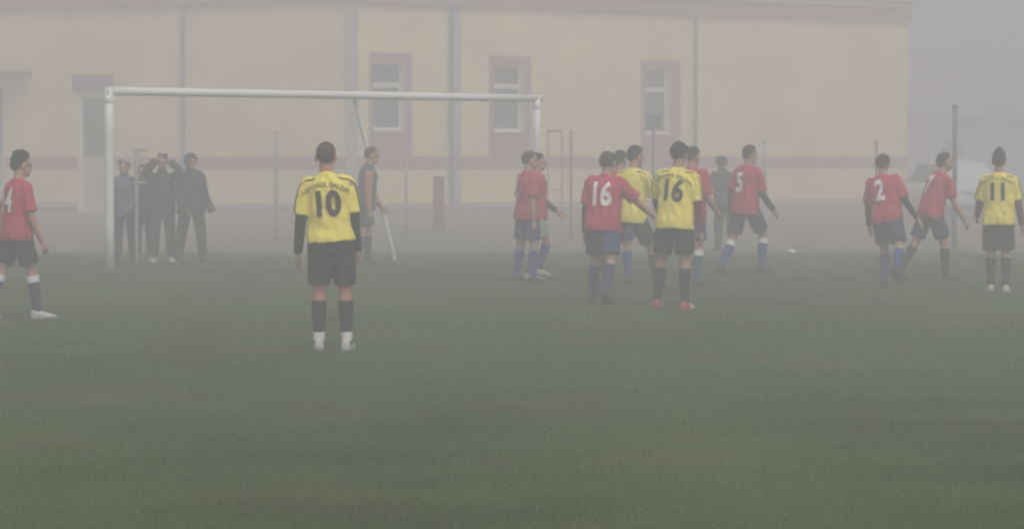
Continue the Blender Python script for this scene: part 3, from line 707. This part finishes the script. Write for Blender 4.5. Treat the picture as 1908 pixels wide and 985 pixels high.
def bystander(label, x, y, H, rz, sk, jacket, trousers, hat=None, hood=False, shoes='shoe_black', hairp=None, hem=-.16, bulk=.018, group='people standing behind the goal', sleeve=2.35):
    count[0] += 1; sd_ = count[0] * 3.7
    k = skeleton(H, **sk); b = ground(x, y)
    root = link('person', body(k, .0085), M['skin']); root.location = b; root.rotation_euler = (0, 0, R(rz)); tag(root, label, 'person', group)
    j = link('jacket', upper(k, .013, sleeve, hem, bulk, sd_, .052, True), M[jacket], root)
    link('trousers', lower(k, .012, 1.95, .006, sd_, .062), M[trousers], root)
    for n in 'LR': shoe(k, n, M[shoes], root)
    if hood:
        h = hair(k, M[jacket], root, top=.028, back=.030, seed=sd_, line=.35, rough=.012, name='hood')
    elif hat:
        hair(k, M['hair'], root, seed=sd_); h = hair(k, M[hat], root, top=.050, back=.024, seed=sd_, spike=.03, line=-.08, name='knit_hat')
    else: hair(k, M['hair'], root, seed=sd_, **(hairp or {}))
    for sg in (-1, 1): G().ell((sg * .032, .076, .008), (.014, .010, .008), k.hm, 8, 6).out('eye', M['eye'], root, True)
    return root, k, j

NAME = 'VIITORUL GALDA'
# 1 red player at the left edge, walking to the right
player('red shirted player walking at the left edge of the picture, dark shorts', 33, 594, 1.66, -54,
       dict(lean=(3, 0), head=(-8, 2), aL=(-16, 6, 14, 2), aR=(8, 7, 16, 4), lL=(-16, 3, 10, -14), lR=(14, 3, 6, 2)), 'red', '14', shorts='black',
       hairp=dict(top=.022, back=.010, spike=.022, rough=.022), socks='navy', shoes='shoe_white', sock_top='white_fabric', nv=.27, ns=.23, nu=-.0)
# 2 yellow number 10, the nearest player
player('yellow shirted number 10 seen from behind, nearest player, black shorts', 617, 653, 1.74, 0,
       dict(lean=(-1, -3.8), head=(-3, -2), aL=(-2, 10, 12, 5), aR=(0, 10, 12, 5), lL=(2, 1, 4, 0), lR=(1, 3.5, 3, 0)), 'yellow', '10', NAME,
       hairp=dict(top=.006, back=.004, rough=.003), under={'L': 'black', 'R': 'black'}, tape=True, shoes='shoe_white', hemr=.090, bulk=.004, nv=.265, ns=.20, nxs=.86, vox=.009, nu=-.01, hem=-.04, short_len=.84, skin='skin_red', hairc='hair_brown')
# 3 goalkeeper
player('goalkeeper with orange sleeves and slate blue jersey standing inside the goal', 681, 494, 1.76, -84,
       dict(lean=(7, 0), head=(0, 8), aL=(4, 4, 34, 8), aR=(-6, 6, 12, 6), lL=(6, 4, 8, 0), lR=(-6, 4, 6, 0)), 'red', None, top='slate', shorts='trouser_dark', socks='black_sock',
       sleeve=.12, hairp=dict(top=.010, back=.008), under={'L': 'orange', 'R': 'orange'}, under0=.02, ur=(.074, .042))
# 4 pair by the far goal post
player('red shirted player in profile standing before the far goal post', 983, 526, 1.68, -60,
       dict(lean=(2, -1), head=(-18, 3), aL=(-2, 5, 12, 2), aR=(-10, 5, 14, 4), lL=(-5, 3, 4, 0), lR=(4, 3, 6, 0)), 'red', '1', shorts='blue_shorts',
       hairp=dict(top=.014, back=.010), nv=.27, ns=.24, nu=-.04, shoes='shoe_black', hairc='hair_brown')
player('player half hidden behind the red player at the far goal post, knee bent', 998, 521, 1.67, -72,
       dict(lean=(2, -3), head=(-10, 4), aL=(30, 6, 22, 4), aR=(-16, 5, 10, 4), lL=(28, 5, 44, -6), lR=(-6, 3, 6, 0)), 'red', None, shorts='pale_shorts',
       hairp=dict(top=.012, back=.010), under={'L': 'black', 'R': 'black'}, shoes='shoe_white')
# 5 red 16
player('red shirted number 16 seen from behind reaching towards the yellow players', 1123, 566, 1.69, -20,
       dict(lean=(8, 2), head=(-4, 6), aL=(-6, 10, 16, 4), aR=(30, 36, 16, 4), lL=(16, 5, 22, 0), lR=(-12, 4, 26, -24)), 'red', '16', shorts='blue_shorts', socks='navy',
       hairp=dict(top=.013, back=.010, rough=.014), under={'L': 'black'}, nv=.27, ns=.25, nu=-.005, bulk=.016, hairc='hair_brown')
# 6 yellow player striding behind red 16
player('yellow shirted player striding with legs apart right of red number 16', 1173, 541, 1.80, -40,
       dict(lean=(7, 1), head=(-18, 6), aL=(-10, 8, 20, 4), aR=(26, 14, 10, 4), lL=(-24, 10, 14, -20), lR=(26, 12, 20, 0)), 'yellow', None, None,
       hairp=dict(top=.018, back=.010), under={'R': 'white_fabric', 'L': 'white_fabric'}, shoes='shoe_black')
player('player hidden but for dark hair behind the red and yellow players', 1152, 529, 1.69, -20,
       dict(lean=(4, 0), head=(-10, 4)), 'red', None, hairp=dict(top=.014, back=.010), shorts='blue_shorts')
# 7 yellow 16
player('yellow shirted number 16 seen from behind with red boots, black shorts', 1257, 577, 1.765, -18,
       dict(lean=(7, 2), head=(-6, 8), aL=(24, 15, 34, 10), aR=(0, 9, 14, 5), lL=(8, 9, 14, 0), lR=(-2, 3, 4, 0)), 'yellow', '16', NAME,
       hairp=dict(top=.017, back=.012, rough=.016), under={'L': 'black', 'R': 'maroon'}, shoes='shoe_red', toecap='shoe_white', nu=-.015, nv=.27, ns=.22, nxs=.80, ntilt=-4)
# 8 red player behind yellow 16
player('red shirted player mostly hidden behind yellow number 16, blue shorts', 1287, 534, 1.74, -34,
       dict(lean=(2, 0), head=(-8, 4), aL=(0, 8, 10, 4), aR=(4, 12, 50, 14), lL=(8, 5, 8, 0), lR=(-2, 3, 4, 0)), 'red', None, shorts='blue_shorts', socks='teal_sock',
       hairp=dict(top=.010, back=.008), sock_top='white_fabric')
# 9 red 5
player('red shirted number 5 walking right with long dark sleeve, blue socks', 1388, 514, 1.79, -48,
       dict(lean=(4, 2), head=(-10, 4), aL=(-18, 8, 26, 3), aR=(14, 7, 30, 3), lL=(-14, 4, 18, -16), lR=(30, 5, 42, 2)), 'red', '5', shorts='navy',
       hairp=dict(top=.012, back=.008), under={'R': 'black', 'L': 'black'}, sock_top='white_fabric', nv=.29, ns=.25, nu=-.0)
# 10 red 2
player('red shirted number 2 leaning as he turns, arm swung out to the right', 1652, 536, 1.66, -26,
       dict(lean=(8, -9), head=(0, 4), aL=(8, 9, 16, 4), aR=(-6, 26, 16, -8), lL=(16, -3, 22, -2), lR=(-18, 16, 36, -34)), 'red', '2', shorts='navy',
       hairp=dict(top=.016, back=.012, rough=.014), under={'R': 'black', 'L': 'black'}, nv=.28, ns=.25, nu=-.02, bulk=.012)
# 11 red 7
player('red shirted number 7 leaning forward in profile beside the tall dark pole', 1733, 523, 1.71, -66,
       dict(lean=(18, 2), head=(-8, -8), aL=(-2, 6, 12, 3), aR=(16, 9, 14, 3), lL=(-20, 5, 14, -20), lR=(18, 5, 18, 0)), 'red', '7', shorts='navy', socks='black_sock',
       hairp=dict(top=.016, back=.012, rough=.014), nv=.30, ns=.24, nu=-.01)
# 12 yellow 11
player('yellow shirted number 11 with spiky hair at the right edge, black shorts', 1860, 545, 1.67, -8,
       dict(lean=(2, 0), head=(-4, 0), aL=(10, 12, 46, 8), aR=(2, 13, 14, 3), lL=(6, 0, 6, 0), lR=(-2, 0, 8, -2)), 'yellow', '11', NAME,
       hairp=dict(top=.012, back=.006, spike=.050, rough=.012), under={'L': 'maroon', 'R': 'maroon'}, shoes='shoe_white', nu=-.02, nv=.27, ns=.20, nxs=.86, short_len=.9)
# bystanders behind the goal and by the hall
bystander('child sized spectator in pale knit hat and grey jacket beside the goal post', 233, 490, 1.54, 172,
          dict(lean=(1, 0), head=(-8, 2), aL=(10, 8, 50, 16), aR=(8, 8, 60, 14)), 'jacket_grey', 'jeans', hat='pink_hat')
bystander('short dark clothed spectator between the hat wearer and the filming man', 268, 488, 1.47, 164,
          dict(lean=(1, 0), head=(10, 4)), 'jacket_dark', 'trouser_dark', shoes='shoe_white', hairp=dict(top=.016, back=.012))
fr_, fk, _ = bystander('dark clothed spectator with both arms raised filming the match', 303, 490, 1.62, 188,
          dict(lean=(-2, 0), head=(0, 2), aL=(108, 24, 50, 66), aR=(108, 18, 50, 56)), 'jacket_dark', 'trouser_dark', sleeve=1.95, shoes='shoe_white', hairp=dict(top=.016, back=.010))
bystander('hooded dark spectator striding apart from the group behind the goal', 357, 490, 1.63, 215,
          dict(lean=(3, 3), head=(0, 6), aL=(6, 10, 40, 10), aR=(0, 10, 44, 12), lL=(8, 6, 4, 0), lR=(-6, 7, 6, -4)), 'jacket_dark', 'trouser_dark', hood=True, bulk=.026)
bystander('dark clothed person with head bowed standing behind red number 5', 1350, 468, 1.60, 20,
          dict(lean=(12, 0), head=(0, 28), aL=(4, 30, 50, 50), aR=(4, 10, 30, 10)), 'jacket_dark', 'trouser_dark', group='people by the hall', hood=True)
# small camera in the raised hands of the filming man
mw = Matrix.Translation(fr_.location) @ Matrix.Rotation(R(188), 4, 'Z')
hp = (fk.wr['L'] + fk.hand['L'][0] * .09 + fk.wr['R'] + fk.hand['R'][0] * .09) / 2
vc = empty('camera_phone', mw @ (hp + Vector((0, .02, 0))), R(188))
bevel(G().box((0, 0, 0), (.075, .008, .038)).out('housing', M['plastic_dark'], vc), .004)
G().tube([(.05, .008, .018), (.05, .012, .018)], [.008, .008], 10, ref=(1, 0, 0), cap=False).out('lens', M['glass_car'], vc)
tag(vc, 'small dark phone held up by the filming spectator', 'phone')

# ------------------------------------------------------------------ fog
hz_ = G().box((0, 100, 4.9), (150, 140, 6.4)).out('haze', None)
hm_ = bpy.data.materials.new('fog'); hm_.use_nodes = True; n_ = hm_.node_tree
n_.nodes.remove(n_.nodes['Principled BSDF']); pv = n_.nodes.new('ShaderNodeVolumePrincipled')
pv.inputs['Color'].default_value = (*HAZE_COLOR, 1); pv.inputs['Density'].default_value = HAZE_DENSITY; pv.inputs['Anisotropy'].default_value = 0.2
n_.links.new(pv.outputs['Volume'], n_.nodes['Material Output'].inputs['Volume'])
hz_.data.materials.append(hm_); tag(hz_, 'pale grey fog filling the whole field', 'fog', kind='stuff')
